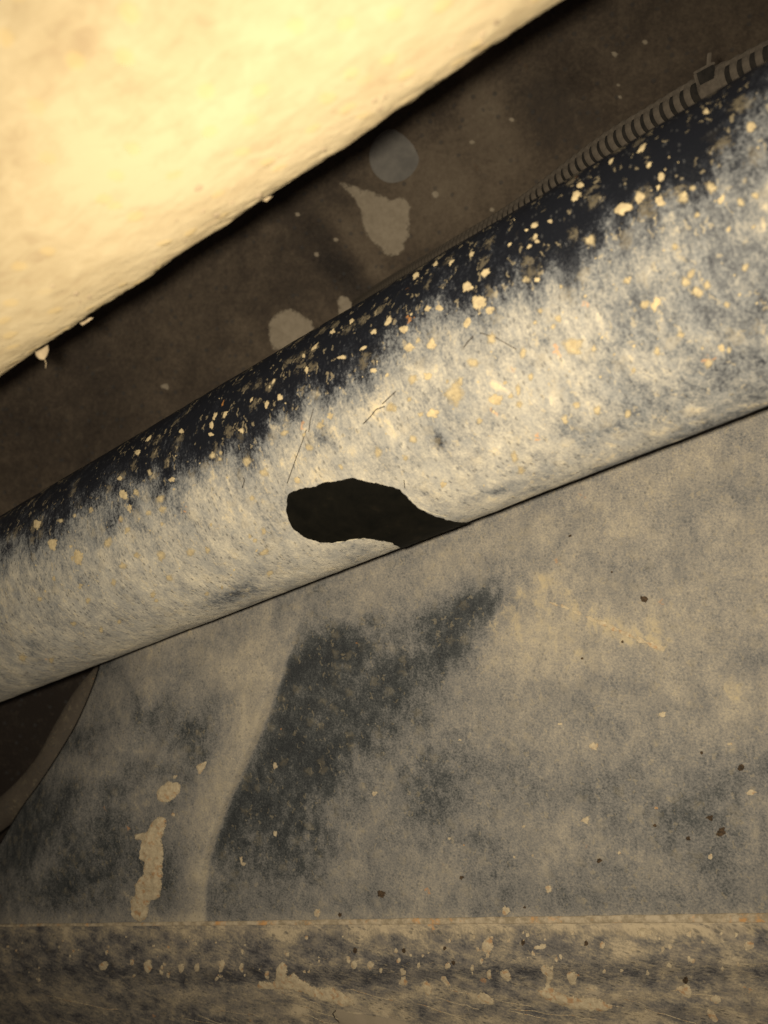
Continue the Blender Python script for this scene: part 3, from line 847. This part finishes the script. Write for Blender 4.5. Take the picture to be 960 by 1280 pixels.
# drips and runs on the lower rail
runs = [
    [(674, 1210), (682, 1206), (691, 1212), (692, 1222), (688, 1232), (700, 1240), (716, 1245), (738, 1246), (760, 1252), (772, 1262), (748, 1264), (716, 1262), (694, 1255), (676, 1246), (671, 1238), (680, 1232), (681, 1222)],
    [(709, 1216), (721, 1215), (721, 1226), (717, 1234), (711, 1228)],
    [(844, 1236), (856, 1229), (862, 1233), (866, 1244), (862, 1250), (852, 1244)],
    [(888, 1246), (897, 1243), (902, 1250), (898, 1257), (890, 1254)],
    [(882, 1262), (890, 1262), (899, 1276), (890, 1277)],
    [(440, 1202), (446, 1201), (448, 1208), (443, 1213), (438, 1209)],
    [(460, 1202), (467, 1201), (468, 1208), (463, 1213), (459, 1208)],
    [(500, 1212), (508, 1211), (508, 1222), (512, 1232), (500, 1232), (497, 1228), (501, 1222)],
    [(556, 1204), (563, 1203), (562, 1212), (556, 1212)],
    [(588, 1206), (593, 1206), (593, 1214), (588, 1214)],
    [(608, 1214), (614, 1212), (614, 1218), (609, 1224)],
    [(624, 1214), (636, 1212), (640, 1226), (630, 1226)],
    [(548, 1222), (556, 1218), (563, 1228), (566, 1240), (558, 1234)],
    [(528, 1228), (538, 1228), (540, 1242), (532, 1245)],
    [(600, 1240), (612, 1244), (622, 1254), (606, 1256), (594, 1250)],
    [(180, 1202), (188, 1199), (190, 1210), (184, 1217), (179, 1212)],
    [(222, 1205), (229, 1203), (230, 1212), (224, 1217)],
    [(243, 1206), (249, 1204), (249, 1214), (244, 1216)],
    [(124, 1204), (136, 1202), (135, 1211), (126, 1213)],
    [(162, 1200), (168, 1199), (168, 1206), (163, 1208)],
    [(203, 1201), (208, 1200), (208, 1207), (204, 1209)],
    [(273, 1204), (280, 1199), (282, 1206), (278, 1215), (280, 1226), (274, 1222)],
    [(300, 1204), (306, 1206), (304, 1216), (299, 1214)],
    [(166, 1214), (170, 1216), (172, 1221), (165, 1221)],
    [(347, 1206), (356, 1200), (361, 1208), (358, 1220), (368, 1216), (380, 1226), (400, 1234), (420, 1236), (440, 1248), (452, 1258), (420, 1256), (390, 1246), (360, 1238), (332, 1236), (306, 1232), (322, 1226), (342, 1226)],
    [(331, 1214), (337, 1213), (338, 1222), (332, 1225)],
    [(800, 1160), (815, 1163), (806, 1172), (796, 1168)],
    [(668, 1182), (684, 1179), (682, 1186), (669, 1187)],
    [(930, 1178), (940, 1176), (943, 1184), (933, 1188)],
    [(603, 1178), (612, 1170), (618, 1182), (610, 1192), (602, 1188)]]
for i, r_ in enumerate(runs):
    big = len(r_) > 10
    splat('mud_run', rt, r_, MUDP, pl, thick=.0009 if big else .0006, edge=4 if big else 3, grid=4.5, amp=3.0 if big else 1.6, seg=2.5, seed=i*3.3+2, lump=.5)
r3 = random.Random(11)
for i in range(90):
    x = r3.uniform(10, 950); t = r3.uniform(14, 68); rr_ = r3.uniform(1.2, 3.4)*(.6+.6*x/960)
    blob('mud_fleck', rt, x, lip(x)+t, rr_, rr_*r3.uniform(.9, 1.6), r3.uniform(-20, 20), MUDP, pl, thick=.0004, n=9, seed=i*.9+40, rough=.45)
# wispy lines of mud on the lowest band
for i in range(22):
    x = r3.uniform(20, 900); y = lip(x)+r3.uniform(82, 118); L_ = r3.uniform(30, 110); sl = r3.uniform(.12, .34)
    pts = [(x+L_*k/7, y+L_*k/7*sl+3.5*noise.noise(V((x+k*.7, i, 0)))) for k in range(8)]
    strand('mud_wisp', rt, pts, r3.uniform(.00008, .00022), MUDP, pl)
splat('smooth_flake', rt, [(418, 1262), (440, 1266), (470, 1270), (505, 1277), (530, 1288), (505, 1300), (460, 1302), (432, 1292), (422, 1275)], mud('smooth_clay', (.19, .16, .115), (.23, .19, .14), scale=120), pl,
      thick=.0016, edge=5, grid=7, amp=1, seg=4, seed=5, lump=.1)
strand('crack', rt, [(420, 1263), (416, 1267), (420, 1274), (428, 1281)], .0003, HAIR, pl)

# ------------------------------------------------------------------ rounded arm behind the plate's left edge
arm = thing('bent_arm', 'dim brown bent metal arm half hidden behind the left edge of the plate', 'metal arm')
ARM = dusty('arm_dust', [(0, (.03, .025, .02)), (.5, (.085, .068, .05)), (1, (.16, .13, .09))], a=(.15, .15, .15), bumpd=.0003, flecks=.1, gloss=.7)
ap = spline([P(300, 700, .52), P(190, 790, .525), P(118, 862, .53), P(88, 908, .53), P(57, 962, .53), P(6, 1014, .54), P(-90, 1080, .55)], .004)
tube('arm', ap, .0083, ARM, arm, 28, dust=.28)
